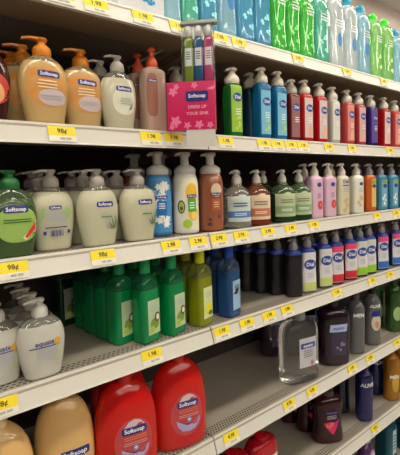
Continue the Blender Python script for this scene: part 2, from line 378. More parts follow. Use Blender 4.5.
def lotion(style):
    col = dict(pink=(214, 178, 200), cream=(214, 206, 180), white=(222, 220, 206), orange=(206, 98, 36), aqua=(70, 138, 172))[style]
    det = []
    if style == 'pink': det = [('oval', 'blue_logo', INKB, .004, .125, .022, .016), ('oval', 'flower_picture', flat('rose red', (206, 70, 80)), .008, .050, .026, .032), ('oval', 'flower_centre', flat('pink', (240, 180, 190)), .010, .050, .012, .014), ('lines', 'lettering', flat('mauve', (150, 110, 150)), .002, .085, .018, .02, 3)]
    elif style == 'cream': det = [('text', 'brand_lettering', INKB, 'Dial', .002, .133, .020), ('rect', 'blue_rule', INKB, .002, .118, .036, .004), ('lines', 'lettering', INKP, .002, .100, .034, .018, 3), ('flowers', 'flower_picture', flat('sand', (206, 180, 130)), 0, .045, .030, .05, 6, .011)]
    elif style == 'white': det = [('oval', 'blue_logo', INKB, .006, .122, .022, .014), ('lines', 'lettering', INKP, .004, .096, .03, .02, 3), ('flowers', 'flower_picture', flat('sand', (216, 180, 140)), 0, .048, .024, .05, 5, .010)]
    elif style == 'orange': det = [('rect', 'side_panel', flat('amber label', (220, 184, 110)), .008, .080, .030, .12), ('rect', 'green_stripe', flat('tag green', (150, 170, 60)), .008, .128, .030, .016), ('oval', 'blue_logo', INKB, .008, .110, .024, .016)]
    else: det = [('rect', 'label_panel', flat('aqua label', (120, 176, 204)), .004, .075, .040, .120), ('rect', 'green_stripe', flat('tag green', (160, 184, 60)), .004, .126, .034, .012), ('oval', 'blue_logo', INKB, .004, .108, .026, .018), ('flowers', 'splash_picture', INKW, .004, .05, .028, .05, 7, .007)]
    return make('lotion_soap_bottle', K_SQUARE, .060, .044, .160, mat('lotion ' + style, col, .3, .15 if style in ('aqua', 'orange') else 0, coat=.3), pump_slim(.159, GREYP if style in ('aqua', 'orange') else SAND, .026), None, det)
def gel(style):
    col = dict(green=(38, 126, 52), blue=(30, 124, 180), dkblue=(34, 70, 96), red=(210, 30, 38), coral=(218, 88, 88), rose=(196, 70, 80), purple=(62, 44, 128), clear=(206, 206, 196), dkred=(112, 38, 42))[style]
    lab = dict(green=(150, 196, 60), blue=(120, 186, 222), dkblue=(60, 100, 130), red=(216, 196, 196), coral=(220, 140, 130), rose=(216, 170, 170), purple=(92, 72, 150), clear=(214, 214, 208), dkred=(150, 100, 100))[style]
    det = dial(.002, .118, .034) + [('lines', 'lettering', INKW, .003, .075, .024, .022, 3)]
    if style in ('red', 'coral', 'rose'): det.append(('fan', 'hand_picture', flat('skin tone', (232, 178, 160)), [(-.010, .020), (-.006, .050), (.004, .062), (.010, .050), (.016, .040), (.016, .020)]))
    if style in ('blue', 'green'): det.append(('flowers', 'splash_picture', flat('pale splash', (200, 224, 230) if style == 'blue' else (200, 220, 90)), .002, .045, .022, .04, 6, .006))
    h = dict(blue=.184, dkblue=.180, green=.164, red=.175, coral=.172).get(style, .172)
    return make('gel_soap_bottle', K_SQUARE, .052, .050, h, mat('gel ' + style, col, .1, .3, ior=1.35, coat=.5), pump_slim(h - .002, SAND, .024, 1.5 if style == 'green' else 1.38), ('rect', 'label', flat('gel label ' + style, lab), .002, .084, .045, .140), det)
def pinkamber():
    return make('gel_soap_bottle', K_SQUARE, .066, .050, .168, mat('rosy amber soap', (216, 184, 168), .12, .4, ior=1.35, coat=.5), pump_slim(.166, REDCAP, .010, 1.0, .004), ('oval', 'label', flat('brown label', (150, 96, 76)), -.015, .092, .030, .110, 4), logo(-.014, .128, .026))
def dishgreen(style):
    col = dict(green=(10, 168, 96), lime=(166, 176, 30), blue=(46, 96, 160), dark=(24, 66, 44))[style]
    lab = dict(green=(176, 198, 160), lime=(206, 214, 150), blue=(150, 184, 214), dark=(150, 160, 140))[style]
    cap = dict(green=GRCAP, lime=YELCAP, blue=BLUECAP, dark=GRCAP)[style]
    pic = dict(green=(120, 150, 60), lime=(226, 214, 40), blue=(30, 50, 90), dark=(110, 130, 60))[style]
    det = [('lines', 'lettering', INKP if style != 'blue' else INKK, .004, .092, .034, .018, 3), ('oval', 'fruit_picture', flat('fruit ' + style, pic), .004, .050, .032, .030)]
    if style in ('green', 'dark'): det += [('oval', 'coconut_picture', flat('coconut', (92, 60, 44)), .014, .066, .020, .026), ('oval', 'coconut_flesh', flat('coconut white', (232, 230, 220)), .015, .066, .012, .016), ('oval', 'lime_picture', flat('lime slice', (170, 196, 70)), -.006, .036, .018, .018)]
    if style == 'blue': det = [('fan', 'dark_script', INKK, [(-.018, .074), (-.006, .080), (.000, .092), (.008, .086), (.018, .090), (.012, .076), (.002, .070)])] + det[:1]
    if style == 'lime': det.append(('oval', 'leaf_picture', flat('leaf deep', (70, 120, 40)), .012, .036, .020, .014))
    return make('dish_soap_bottle', K_RECT, .066, .054, .188, mat('dish soap ' + style, col, .08, .5, ior=1.33, coat=.4), cap_round(.186, .0155, .040, cap, 'screw_cap'), ('rect', 'label', flat('dish label ' + style, lab), .004, .068, .046, .092), det, fill=.76, clear=dict(green=mat('clear jade shell', (40, 150, 100), .04, .7, ior=1.2, coat=.6), dark=CLRG, lime=mat('clear lime shell', (170, 176, 90), .04, .7, ior=1.2, coat=.6), blue=mat('clear blue shell', (90, 120, 160), .04, .7, ior=1.2, coat=.6))[style])
def wash(style):
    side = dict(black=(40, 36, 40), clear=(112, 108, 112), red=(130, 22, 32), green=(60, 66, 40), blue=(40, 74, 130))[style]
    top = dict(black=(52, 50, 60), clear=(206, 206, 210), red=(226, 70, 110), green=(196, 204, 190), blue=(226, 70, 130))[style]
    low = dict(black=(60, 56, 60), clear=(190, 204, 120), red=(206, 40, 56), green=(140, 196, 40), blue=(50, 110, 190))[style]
    det = []; lab = None
    if style != 'black':
        lab = ('rect', 'label', flat('wash label', (214, 212, 216)), 0, .082, .056, .146)
        det = [('rect', 'label_top_band', flat('top ' + style, top), 0, .142, .055, .024), ('rect', 'label_foot_band', flat('foot ' + style, low), 0, .026, .055, .030)] + dial(0, .108, .048) + [('lines', 'lettering', INKP, 0, .068, .034, .022, 4)]
    return make('body_wash_bottle', K_SLEEVE, .062, .042, .166, mat('body wash ' + style, side, .14, .25, ior=1.35, coat=.3), [('shoulder_ring', ring_bm(.160), mat('royal blue plastic', (44, 66, 160), .3))] + pump_slim(.170, GREYP, .022, 1.0, -.006), lab, det)
def ring_bm(z):
    b = bmesh.new(); loft(b, [(z - .008, .0300, .0206, 3), (z - .006, .0312, .0214, 3), (z + .004, .0250, .0180, 2.6), (z + .011, .0140, .0140, 2)], 32); return b
def refill(style):
    if style == 'red':
        return make('soap_refill_bottle', K_DOME, .166, .092, .246, mat('red liquid soap', (226, 30, 24), .1, .35, ior=1.35, coat=.6), cap_round(.244, .021, .026, mat('clear red cap', (200, 40, 36), .2, .2)), ('oval', 'label', flat('oval label', (186, 70, 76)), .010, .100, .100, .122, 2.1), 
            [('fan', 'pale_arch', flat('pale arch', (206, 186, 196)), [(-.022, .122), (-.014, .140), (-.002, .154), (.014, .159), (.030, .153), (.042, .138), (.040, .134), (.010, .134)]), ('fan', 'blue_arch', flat('lilac arch', (170, 160, 206)), [(-.024, .088), (-.020, .070), (-.006, .054), (.014, .050), (.034, .055), (.048, .072), (.050, .086), (.030, .074), (.004, .070)])] +
            logo(.012, .131, .066) + [('lines', 'lettering', flat('peach lettering', (226, 130, 90)), .014, .112, .060, .012, 2), ('lines', 'small_lettering', flat('rose lettering', (216, 160, 160)), .014, .098, .062, .010, 2), ('oval', 'round_emblem', flat('emblem blue', (110, 160, 216)), .014, .086, .014, .014), ('text', 'emblem_lettering', INKW, '+', .014, .086, .014)])
    return make('soap_refill_bottle', K_DOME, .142, .092, .246, mat('honey cream soap', (214, 172, 112), .22, coat=.5), cap_round(.244, .021, .026, mat('cream cap', (224, 200, 150), .3)), None,
        logo(.020, .120, .070) + [('oval', 'honey_picture', flat('honey label', (220, 176, 70)), .020, .088, .070, .050), ('lines', 'lettering', flat('cream lettering', (240, 214, 170)), .020, .088, .040, .014, 2)])
def bigclear():
    return make('soap_refill_bottle', K_BIG, .160, .088, .236, mat('clear gel soap', (236, 238, 238), .02, .97, ior=1.22, coat=.3), cap_round(.234, .026, .026, mat('translucent cap', (190, 190, 186), .2, .5)), ('rect', 'label', flat('grey white label', (190, 190, 198)), .008, .116, .080, .110),
        [('rect', 'blue_strip', INKB, .008, .142, .068, .020), ('text', 'brand_lettering', INKW, 'equate', .008, .142, .017), ('lines', 'lettering', flat('dim lettering', (120, 110, 90)), .008, .112, .060, .030, 4), ('oval', 'rose_picture', flat('rose', (190, 110, 110)), .026, .074, .016, .020)])
def darkwash():
    return make('body_wash_bottle', K_BIG, .128, .088, .238, mat('plum body wash', (34, 16, 34), .12, .15, coat=.5), cap_round(.236, .022, .028, BLACKP), ('rect', 'label', flat('slate label', (58, 52, 76)), .006, .100, .060, .110),
        [('rect', 'pale_strip', flat('pale blue strip', (168, 178, 214)), .004, .156, .074, .030, .004), ('text', 'brand_lettering', INKB, 'equate', .004, .156, .018), ('flowers', 'flower_picture', flat('lilac flower', (140, 130, 170)), .012, .078, .030, .04, 5, .007)])
def slim(style):
    col = dict(grey=(112, 112, 116), navy=(40, 42, 104), amber=(178, 120, 30), green=(50, 92, 40), dark=(30, 26, 52))[style]
    det = [('text', 'brand_lettering', INKW, 'ALIVE' if style == 'navy' else 'MEN', 0, .168 if style != 'amber' else .12, .0240)]
    lab = None
    if style == 'amber': lab = ('oval', 'label', flat('gold label', (196, 156, 60)), .004, .090, .036, .090)
    if style == 'green': lab = ('oval', 'label', flat('pale green label', (150, 180, 120)), .004, .090, .044, .070); det = []
    if style == 'dark': det = []
    return make('body_wash_bottle', K_SLIM, .074, .066, .232, mat('slim wash ' + style, col, .1, .35, ior=1.35, coat=.5), cap_round(.230, .0165, .028, mat('cap ' + style, tuple(int(v * .7) for v in col), .3)), lab, det)
def slim_label():
    return make('body_wash_bottle', K_SLIM, .076, .068, .232, mat('slim wash grey', (112, 112, 116), .1, .35, ior=1.35, coat=.5), cap_round(.230, .0165, .028, BLACKP), ('oval', 'label', flat('ivory label', (196, 186, 170)), .006, .105, .048, .074),
        [('oval', 'navy_crest', NAVY, .006, .146, .050, .026, 3), ('oval', 'flower_picture', flat('peach flower', (196, 140, 110)), .008, .096, .022, .032), ('text', 'brand_lettering', INKW, 'ALIVE', 0, .180, .0200)])
def berry():
    pk = flat('hot pink', (206, 40, 100))
    return make('body_wash_bottle', K_WAIST, .130, .080, .196, mat('deep berry wash', (58, 16, 26), .12, .2, ior=1.35, coat=.5), cap_round(.194, .028, .018, mat('smoky cap', (96, 80, 84), .2, .4)), None,
        [('text', 'brand_lettering', flat('periwinkle', (110, 130, 210)), 'Softsoap', .002, .132, .0140), ('lines', 'lettering', INKP, .002, .112, .052, .018, 3),
        ('fan', 'flower_picture', pk, [(-.034, .088), (-.010, .094), (.016, .090), (.034, .098), (.026, .070), (.008, .038), (-.012, .058)]), ('flowers', 'petals', flat('coral', (226, 110, 100)), -.004, .078, .030, .016, 5, .009), ('oval', 'berry_picture', flat('magenta', (190, 30, 130)), .020, .084, .018, .020)])
def tall(style, h=.262, w=.088):
    col = dict(green=(92, 222, 92), blue=(104, 188, 230), teal=(110, 212, 186), clear=(222, 234, 238), lblue=(170, 220, 240), pgreen=(160, 232, 136))[style]
    cap = dict(green=LIMECAP, blue=TEALCAP, teal=TEALCAP, clear=TEALCAP, lblue=TEALCAP, pgreen=LIMECAP)[style]
    det = [('oval', 'blue_picture', flat('aqua picture', (40, 130, 200)), .004, .10, .030, .050)] if style in ('clear', 'lblue') else [('flowers', 'splash_picture', flat('pale ' + style, tuple(min(255, v + 60) for v in col)), 0, .10, .04, .12, 9, .007)]
    return make('body_wash_bottle', K_WAIST, w, .066, h, mat('tall wash ' + style, col, .06, .42, ior=1.3, coat=.6), cap_flip(h - .001, .020, .036, cap), None, det + [('lines', 'lettering', INKW, 0, .16, .05, .03, 3)])
def tallpump():
    r = tall('blue'); return r
def browncap():
    return make('body_wash_bottle', K_WAIST, .088, .066, .250, mat('tall wash teal', (84, 190, 170), .06, .6, ior=1.3, coat=.4), cap_round(.249, .022, .026, BROWNP), None, [('lines', 'lettering', INKW, 0, .16, .05, .03, 3)])
def carton():
    b = bmesh.new(); box(b, -.036, .036, -.022, .022, 0, .16)
    root = bpy.data.objects.new('soap_carton', None); C.objects.link(root)
    obj('box_body', mesh('box_body', b, mat('white carton', (226, 228, 236), .5), bev=.0015), root)
    f = Form([(0, .037, .022, 40), (.16, .037, .022, 40)])
    obj('blue_lettering', art(f, ('flowers', 'blue_lettering', flat('sky blue', (30, 150, 206)), 0, .030, .052, .012, 7, .006), 1), root)
    obj('blue_stripe', art(f, ('rect', 'blue_stripe', flat('sky blue', (30, 150, 206)), 0, .110, .070, .050), 1), root)
    return root
def teal_low():
    return make('body_wash_bottle', K_SQUARE, .100, .080, .215, mat('teal gel wash', (28, 92, 112), .1, .3, ior=1.35, coat=.4), cap_round(.213, .02, .03, mat('teal cap dark', (30, 90, 120), .3)), ('rect', 'label', flat('pale teal label', (170, 200, 220)), .004, .13, .034, .12), [('lines', 'lettering', INKB, .004, .13, .026, .08, 5)])
def lilac_low():
    return make('body_wash_bottle', K_FLASK, .096, .066, .205, mat('violet wash', (96, 60, 120), .12, .2, coat=.4), cap_round(.203, .02, .03, PALE), ('oval', 'label', flat('lilac label', (190, 140, 190)), .004, .11, .066, .12), [('flowers', 'flower_picture', flat('white flower', (230, 220, 236)), 0, .13, .04, .05, 5, .009)])

# ------------------------------------------------------------------ THE SETTING
FLOORM = mat('vinyl floor', (140, 134, 124), .25, noise=.08, nscale=3)
b = bmesh.new(); box(b, -4, 9, -10, 2.6, -.1, 0); struct('floor', b, FLOORM)
b = bmesh.new(); box(b, -4, 9, -10, 2.6, 3.6, 3.7); struct('ceiling', b, mat('ceiling panels', (206, 202, 194), .8, noise=.03))
b = bmesh.new(); box(b, -4, 9, 2.5, 2.6, 0, 3.6); struct('wall_back', b, mat('painted wall', (160, 146, 139), .7, noise=.03, nscale=4))
# ------------------------------------------------------------------ GONDOLA
STEEL = mat('almond painted steel', (208, 204, 196), .32, noise=.04, nscale=14)
UNDER = mat('raw shelf underside', (150, 128, 104), .6, noise=.06, nscale=8)
PANEL = mat('brown back panel', (66, 56, 50), .7, noise=.1, nscale=12)
DSLOT = deck_mat('almond deck with slots', (152, 144, 132), 'slots'); DDOT = deck_mat('almond deck with round holes', (154, 146, 134), 'dots')
for i, (x0, x1, lab) in enumerate(((-.5, JOINT - .0015, 'dark brown back panel behind the left run of shelves'), (JOINT + .0015, 3.16, 'dark brown back panel behind the right run of shelves'))):
    r = bpy.data.objects.new('shelf_back_panel', None); C.objects.link(r); r.location = (x0, S + DEEP + .004, 0)
    b = bmesh.new(); box(b, 0, x1 - x0, 0, .012, .04, CZ + SH['A'] + .06); obj('panel_board', mesh('panel_board', b, PANEL), r)
    b = bmesh.new(); box(b, 0, x1 - x0, -.002, .016, CZ + SH['A'] + .06, CZ + SH['A'] + .075); obj('top_rail', mesh('top_rail', b, STEEL), r)
    tag(r, lab, 'back panel')
where = dict(A='top', B='second', C='third', D='fourth', E='fifth', F='sixth', G='bottom')
for k, z in SH.items():
    for side, (x0, x1) in (('left', (-.5, JOINT - .002)), ('right', (JOINT + .002, 3.16))):
        if k in 'FG' and side == 'left': continue
        r = bpy.data.objects.new('metal_shelf', None); C.objects.link(r); r.location = (x0, S, CZ + z)
        L = x1 - x0
        b = bmesh.new(); box(b, 0, L, .0005, DEEP, -.006, 0)
        obj('shelf_deck', mesh('shelf_deck', b, DSLOT if (side == 'left') else DDOT, False), r)
        b = bmesh.new(); prism(b, [(0, .0015), (.004, .0015), (.004, -.008), (.016, -.012), (.016, -.030), (-.003, -LIP_H - .001), (-LIP_OUT - .002, -LIP_H - .001), (-LIP_OUT, -LIP_H + .003), (-.0015, -.004)], 0, L)
        lip = obj('shelf_lip', mesh('shelf_lip', b, STEEL, False), r)
        b = bmesh.new(); prism(b, [(-.0026, -.0045), (-.0010, -.0030), (-.0012, -.0075), (-.0036, -.0085)], 0, L); obj('channel_groove', mesh('channel_groove', b, mat('channel edge', (160, 152, 138), .4), False), lip)
        b = bmesh.new(); box(b, .001, L - .001, .016, .13, -.034, -.0065); obj('front_stiffener', mesh('front_stiffener', b, UNDER, False), r)
        for xb in (.003, L - .006):
            b = bmesh.new(); prism(b, [(.02, -.0345), (.02, -.040), (DEEP - .001, -.07), (DEEP - .001, -.0345)], xb, xb + .003); obj('side_bracket', mesh('side_bracket', b, UNDER, False), r)
        n = 'almond metal shelf, %s from the top, in the %s run' % (where[k], side)
        if k == 'A': n = 'topmost almond metal shelf of the %s run' % side
        if k == 'G': n = 'almond bottom shelf under the teal and violet bottles, lower right'
        tag(r, n, 'shelf')
b = bmesh.new(); box(b, JOINT - .0012, JOINT + .0012, S + DEEP + .003, S + DEEP + .03, .0, CZ + SH['A'] + .08)
tag(obj('gondola_upright', mesh('gondola_upright', b, UNDER)), 'thin metal upright between the left and right back panels', 'upright')

# ------------------------------------------------------------------ BOTTLES
E_ = lambda f, *a: (lambda: f(*a))
# shelf B
put('fruit', fruit, 'B', -14, .036, 'dark red soap bottle with fruit label cut off at the left edge, second shelf')
put('honey', honey, 'B', 45.5, .032, 'honey cream hand soap, orange pump, left and larger of the two in the front row', group='honey cream hand soaps')
put('honey', None, 'B', 83.5, .060, 'honey cream hand soap, orange pump, beside the white pearly bottle', group='honey cream hand soaps')
put('honey', None, 'B', 0, .10, 'honey cream hand soap half hidden directly behind the larger front one', group='honey cream hand soaps', xy=(along(44, 'B', .036) - .020, S + .100))
put('honey', None, 'B', 0, .17, 'rearmost honey cream soap with dim orange pump at far left, second shelf', group='honey cream hand soaps', xy=(along(44, 'B', .036) - .030, S + .165))
put('pearly', pearly, 'B', 119.5, .040, 'pearly white hand soap beside the honey cream bottles, second shelf', group='pearly hand soaps')
put('pearly', None, 'B', 0, .1, 'pearly hand soap in shadow with only pump showing between honey and pearly bottles', group='pearly hand soaps', xy=(along(118, 'B', .036) - .012, S + .10))
put('pinkamber', pinkamber, 'B', 154, .034, 'tall rosy amber soap bottle with red orange pump, left of the pink display', group='rosy amber soaps')
put('pinkamber', None, 'B', 0, .1, 'rosy amber soap bottle directly behind the front rosy amber one', group='rosy amber soaps', xy=(along(154, 'B', .034) - .006, S + .095))
put('gel_dkblue', E_(gel, 'dkblue'), 'B', 178, .16, 'dark blue gel soap in shadow behind the hanging pink display', group='gel soaps on the second shelf')
G2 = 'gel soaps on the second shelf'
put('gel_green', E_(gel, 'green'), 'B', 233, .032, 'green gel soap with pale pump, just right of the pink display', group=G2)
put('gel_dkblue', None, 'B', 0, .09, 'dark blue gel soap set back between the green and bright blue ones', group=G2, xy=(along(250, 'B', .09), S + .085))
put('gel_blue', E_(gel, 'blue'), 'B', 262, .032, 'bright blue gel soap, left of the two blue ones, nearest the green', group=G2)
put('gel_blue', None, 'B', 278, .032, 'bright blue gel soap, right of the two, beside the red soaps', group=G2)
put('gel_dkred', E_(gel, 'dkred'), 'B', 0, 0, 'dark red gel soap set back right behind the second bright blue one', group=G2, xy=(along(284, 'B', .095), S + .095))
put('gel_dkred', None, 'B', 291.5, .045, 'dim red gel soap just left of the bright red front pair', group=G2)
put('gel_red', E_(gel, 'red'), 'B', 304.5, .032, 'bright red gel soap with hand picture, left one of the front pair', group=G2)
put('gel_red', None, 'B', 319, .032, 'bright red gel soap touching the white gel soap', group=G2)
put('gel_clear', E_(gel, 'clear'), 'B', 332, .032, 'whitish clear gel soap standing among the red ones', group=G2)
put('gel_coral', E_(gel, 'coral'), 'B', 346.5, .032, 'coral pink gel soap right of the whitish clear one', group=G2)
put('gel_rose', E_(gel, 'rose'), 'B', 358, .032, 'rose red gel soap touching the purple one', group=G2)
put('gel_purple', E_(gel, 'purple'), 'B', 370, .032, 'purple gel soap, the only purple one on the second shelf', group=G2)
put('gel_red', None, 'B', 383, .032, 'plain bright red gel soap directly right of the purple one', group=G2)
put('gel_coral', None, 'B', 393.5, .032, 'coral red gel soap, last whole one before the right edge, second shelf', group=G2)
put('gel_red', None, 'B', 403, .032, 'red gel soap cut off by the right edge, second shelf', group=G2)
# shelf C
put('melon', melon, 'C', 13.5, .032, 'clear green watermelon hand soap with dark green pump, far left', group='melon soaps')
put('melon', None, 'C', 0, 0, 'clear green soap hidden behind the front watermelon hand soap', group='melon soaps', xy=(along(13, 'C', .036) - .02, S + .105))
GA = 'milky aloe hand soaps'
put('aloe_back', aloe_back, 'C', 53.5, .060, 'milky hand soap turned to show its back label and barcode', group=GA)
a1 = along(99, 'C', .036); a2 = along(139, 'C', .036); a0 = along(53.5, 'C', .036)
put('aloe', aloe, 'C', 99, .036, 'milky aloe hand soap directly right of the barcode bottle, front row', group=GA)
put('aloe', None, 'C', 139, .036, 'milky aloe hand soap beside the blue floral foam bottle, front row', group=GA)
for x, w in ((a0, 'barcode bottle'), (a1, 'middle aloe bottle'), (a2, 'aloe bottle next to the blue foam')):
    if x == a2: x -= .02
    put('aloe', None, 'C', 0, 0, 'milky hand soap second in the row behind the ' + w, group=GA, xy=(x + (.004 if x == a0 else -.006), S + (.126 if x == a0 else .100)))
    put('aloe', None, 'C', 0, 0, 'milky hand soap third in the row behind the ' + w, group=GA, xy=(x + (.004 if x == a0 else -.012), S + (.190 if x == a0 else .164)))
put('foam_blue', E_(foam, 'blue'), 'C', 159.5, .074, 'foaming soap bottle with blue floral label and white pump', rz=-26)
put('foam_fruit', E_(foam, 'fruit'), 'C', 186.5, .056, 'white foaming soap bottle with avocado and citrus label', rz=-26)
put('foam_brown', E_(foam, 'brown'), 'C', 211.5, .044, 'copper brown foaming soap bottle with cream flower', rz=-26)
for p_, d_ in ((148, 'blue floral foam bottle'), (176, 'citrus foam bottle')):
    put('foam_brown', None, 'C', 0, 0, 'dark foaming soap bottle in the shade behind the ' + d_, xy=(along(p_ + 11, 'C', .036) + .004, S + .165))
GD = 'clear pump soaps on the third shelf'
put('dish_clear', E_(dish, 'clear'), 'C', 237, .042, 'clear pump soap with blue banded label', group=GD)
put('dish_amber', E_(dish, 'amber'), 'C', 257, .042, 'amber pump soap with cream label, beside the clear one', group=GD)
put('dish_green', E_(dish, 'green'), 'C', 282.5, .042, 'dark green pump soap, left one of the pair', group=GD)
put('dish_green', None, 'C', 299, .042, 'dark green pump soap touching the pink lotion bottles', group=GD)
for p_, k_, d_ in ((237, 'dish_clear', 'clear'), (257, 'dish_amber', 'front amber'), (282.5, 'dish_green', 'left dark green')):
    put(k_, None, 'C', 0, 0, 'pump soap set back in shade behind the %s pump soap' % d_, group=GD, xy=(along(p_, 'C', .042) + .004, S + .135))
GL = 'lotion soaps on the third shelf'
put('lot_pink', E_(lotion, 'pink'), 'C', 314.5, .03, 'pink lotion soap beside the dark green pump soaps', group=GL)
put('lot_pink', None, 'C', 328, .03, 'pink lotion soap beside the cream one', group=GL)
put('lot_cream', E_(lotion, 'cream'), 'C', 341.5, .03, 'cream lotion soap with blue lettering, between pink and white', group=GL)
put('lot_white', E_(lotion, 'white'), 'C', 356, .03, 'white lotion soap left of the orange bottle', group=GL)
put('lot_orange', E_(lotion, 'orange'), 'C', 368.5, .03, 'orange soap bottle, the only orange one on the third shelf', group=GL)
put('lot_aqua', E_(lotion, 'aqua'), 'C', 380, .03, 'aqua blue soap bottle directly right of the orange one', group=GL)
put('lot_aqua', None, 'C', 391, .03, 'aqua blue soap bottle near the right edge, second from the orange', group=GL)
put('lot_aqua', None, 'C', 401.5, .03, 'aqua blue soap bottle cut by the right edge of the third shelf', group=GL)
for p_, k_, d_ in ((314.5, 'lot_pink', 'first pink'), (341.5, 'lot_cream', 'cream'), (368.5, 'lot_aqua', 'orange'), (380, 'lot_aqua', 'first aqua')):
    put(k_, None, 'C', 0, 0, 'lotion soap in the second row behind the %s one' % d_, group=GL, xy=(along(p_, 'C', .03) + .02, S + .09))
# shelf D
GE = 'white lotion hand soaps at lower left'
put('equate', equate, 'D', 43, .034, 'white hand soap with blue lettering and gold seal, whole one in front', group=GE)
put('equate', None, 'D', 0, .062, 'white hand soap with gold seal cut by the left edge', group=GE)
e1 = along(43, 'D', .034); e0 = along(0, 'D', .062)
for j, w in enumerate(('second', 'third', 'fourth')):
    put('equate', None, 'D', 0, 0, 'white hand soap %s in line behind the whole front one' % w, group=GE, xy=(e1 + .002 + .001 * j, S + .096 + .062 * j))
    if j < 2: put('equate', None, 'D', 0, 0, 'white hand soap %s in line behind the one at the left edge' % w, group=GE, xy=(e0 - .002, S + .126 + .064 * j))
GG = 'green dish soaps on the fourth shelf'
put('dsoap_g', E_(dishgreen, 'green'), 'D', 147, .046, 'bright green dish soap with coconut label, left one of the front pair', group=GG)
put('dsoap_g', None, 'D', 173, .046, 'bright green dish soap with coconut label beside the lime one', group=GG)
g1 = along(147, 'D', .046); g2 = along(173, 'D', .046)
for px_, dy_, w in ((121.5, .086, 'just left of the front pair'), (109, .146, 'third from the front'), (97.5, .206, 'fourth from the front'), (88, .266, 'rearmost and leftmost of the row')):
    put('dsoap_g', None, 'D', px_, dy_, 'bright green dish soap, ' + w, group=GG)
for j, w in enumerate(('second', 'third')):
    put('dsoap_g', None, 'D', 0, 0, 'green dish soap %s in line behind the right front one' % w, group=GG, xy=(g2 - .004 + .003 * j, S + .052 + .072 * (j + 1)))
    put('dsoap_g', None, 'D', 0, 0, 'green dish soap %s in line behind the left front one' % w, group=GG, xy=(g1 + .008 + .004 * j, S + .052 + .074 * (j + 1)))
put('dsoap_d', E_(dishgreen, 'dark'), 'D', 0, 0, 'dark dish soap with pale label at the back left of the green ones', group=GG, xy=(g1 - .120, S + .33))
put('dsoap_l', E_(dishgreen, 'lime'), 'D', 201, .046, 'lime yellow dish soap with yellow cap', group=GG)
put('dsoap_l', None, 'D', 0, 0, 'lime dish soap behind the front lime yellow one', group=GG, xy=(along(201, 'D', .046) - .004, S + .11))
put('dsoap_b', E_(dishgreen, 'blue'), 'D', 229.5, .046, 'blue dish soap with blue cap and pale label', group=GG)
put('dsoap_b', None, 'D', 0, 0, 'blue dish soap behind the front blue one', group=GG, xy=(along(229.5, 'D', .046) - .004, S + .11))
GW = 'body washes on the fourth shelf'
BEH = {307.5: 'first white label', 324: 'second white label', 335.5: 'left red one', 349: 'right red one', 359.5: 'left green footed one', 368.5: 'right green footed one', 381: 'first blue one', 395: 'last whole blue one'}
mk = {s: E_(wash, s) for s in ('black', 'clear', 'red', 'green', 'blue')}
for p_, s_, d_ in ((307.5, 'clear', 'body wash with white label and pale green foot, first from the black ones'), (324, 'clear', 'body wash with white label, touching the first pink topped one'), (335.5, 'red', 'red body wash with pink topped label, left one of the red pair'),
        (349, 'red', 'red body wash with pink topped label, beside the green footed ones'), (359.5, 'green', 'body wash with bright green foot label, beside the red pair'), (368.5, 'green', 'body wash with bright green foot label, beside the blue ones'),
        (381, 'blue', 'blue body wash with pink topped label, first of the blue ones'), (395, 'blue', 'blue body wash with pink topped label near the right edge'), (407, 'blue', 'blue body wash cut off by the right edge of the fourth shelf')):
    put('wash_' + s_, mk[s_], 'D', p_, .036, d_, group=GW)
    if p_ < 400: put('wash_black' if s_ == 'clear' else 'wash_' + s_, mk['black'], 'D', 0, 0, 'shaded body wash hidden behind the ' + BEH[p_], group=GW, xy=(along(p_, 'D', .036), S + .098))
w0 = along(293.5, 'D', .04)
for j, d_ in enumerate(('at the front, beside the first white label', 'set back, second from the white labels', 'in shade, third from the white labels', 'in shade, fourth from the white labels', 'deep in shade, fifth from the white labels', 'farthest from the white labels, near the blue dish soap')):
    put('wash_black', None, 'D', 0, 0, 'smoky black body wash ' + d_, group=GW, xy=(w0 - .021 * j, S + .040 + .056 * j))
# shelf E
put('ref_cream', E_(refill, 'cream'), 'E', 4, .050, 'large honey cream refill bottle cut by the lower left corner', group='cream refills')
put('ref_cream', None, 'E', 67, .080, 'large honey cream refill bottle beside the red ones, lower left', group='cream refills')
put('ref_red', E_(refill, 'red'), 'E', 127.5, .050, 'large clear red refill bottle, left one, beside the cream bottle', group='red refills')
put('ref_red', None, 'E', 179.5, .058, 'large clear red refill bottle at the end of the left run', group='red refills')
put('ref_red', None, 'E', 0, 0, 'red refill bottle behind and between the two front red ones', group='red refills', xy=(along(127, 'E', .052) + .035, S + .150))
put('bigclear', bigclear, 'E', 299, .060, 'large transparent clear refill bottle standing alone, right run')
put('darkwash', darkwash, 'E', 333, .055, 'dark plum bottle with pale strip label, right of the clear bottle', group='plum bottles')
put('darkwash', None, 'E', 0, 0, 'dark plum bottle in shade behind the front plum one', group='plum bottles', xy=(along(333, 'E', .055) + .0, S + .205))
put('darkwash', None, 'E', 0, 0, 'dark plum bottle in deep shade at the back, behind the clear bottle', group='plum bottles', xy=(along(299, 'E', .055) + .11, S + .270))
put('slim_grey', E_(slim, 'grey'), 'E', 355.5, .048, 'slim clear grey bottle beside the plum one, fifth shelf')
put('slim_label', slim_label, 'E', 371.5, .048, 'slim clear grey bottle with ivory oval label, fifth shelf')
put('slim_green', E_(slim, 'green'), 'E', 393, .060, 'dark green bottle with pale label at the right edge, fifth shelf', group='green washes')
put('slim_green', None, 'E', 405, .060, 'dark green bottle cut off by the right edge, fifth shelf', group='green washes')
put('slim_green', None, 'E', 0, 0, 'dark green bottle behind the one at the right edge, fifth shelf', group='green washes', xy=(along(393, 'E', .06) - .02, S + .14))
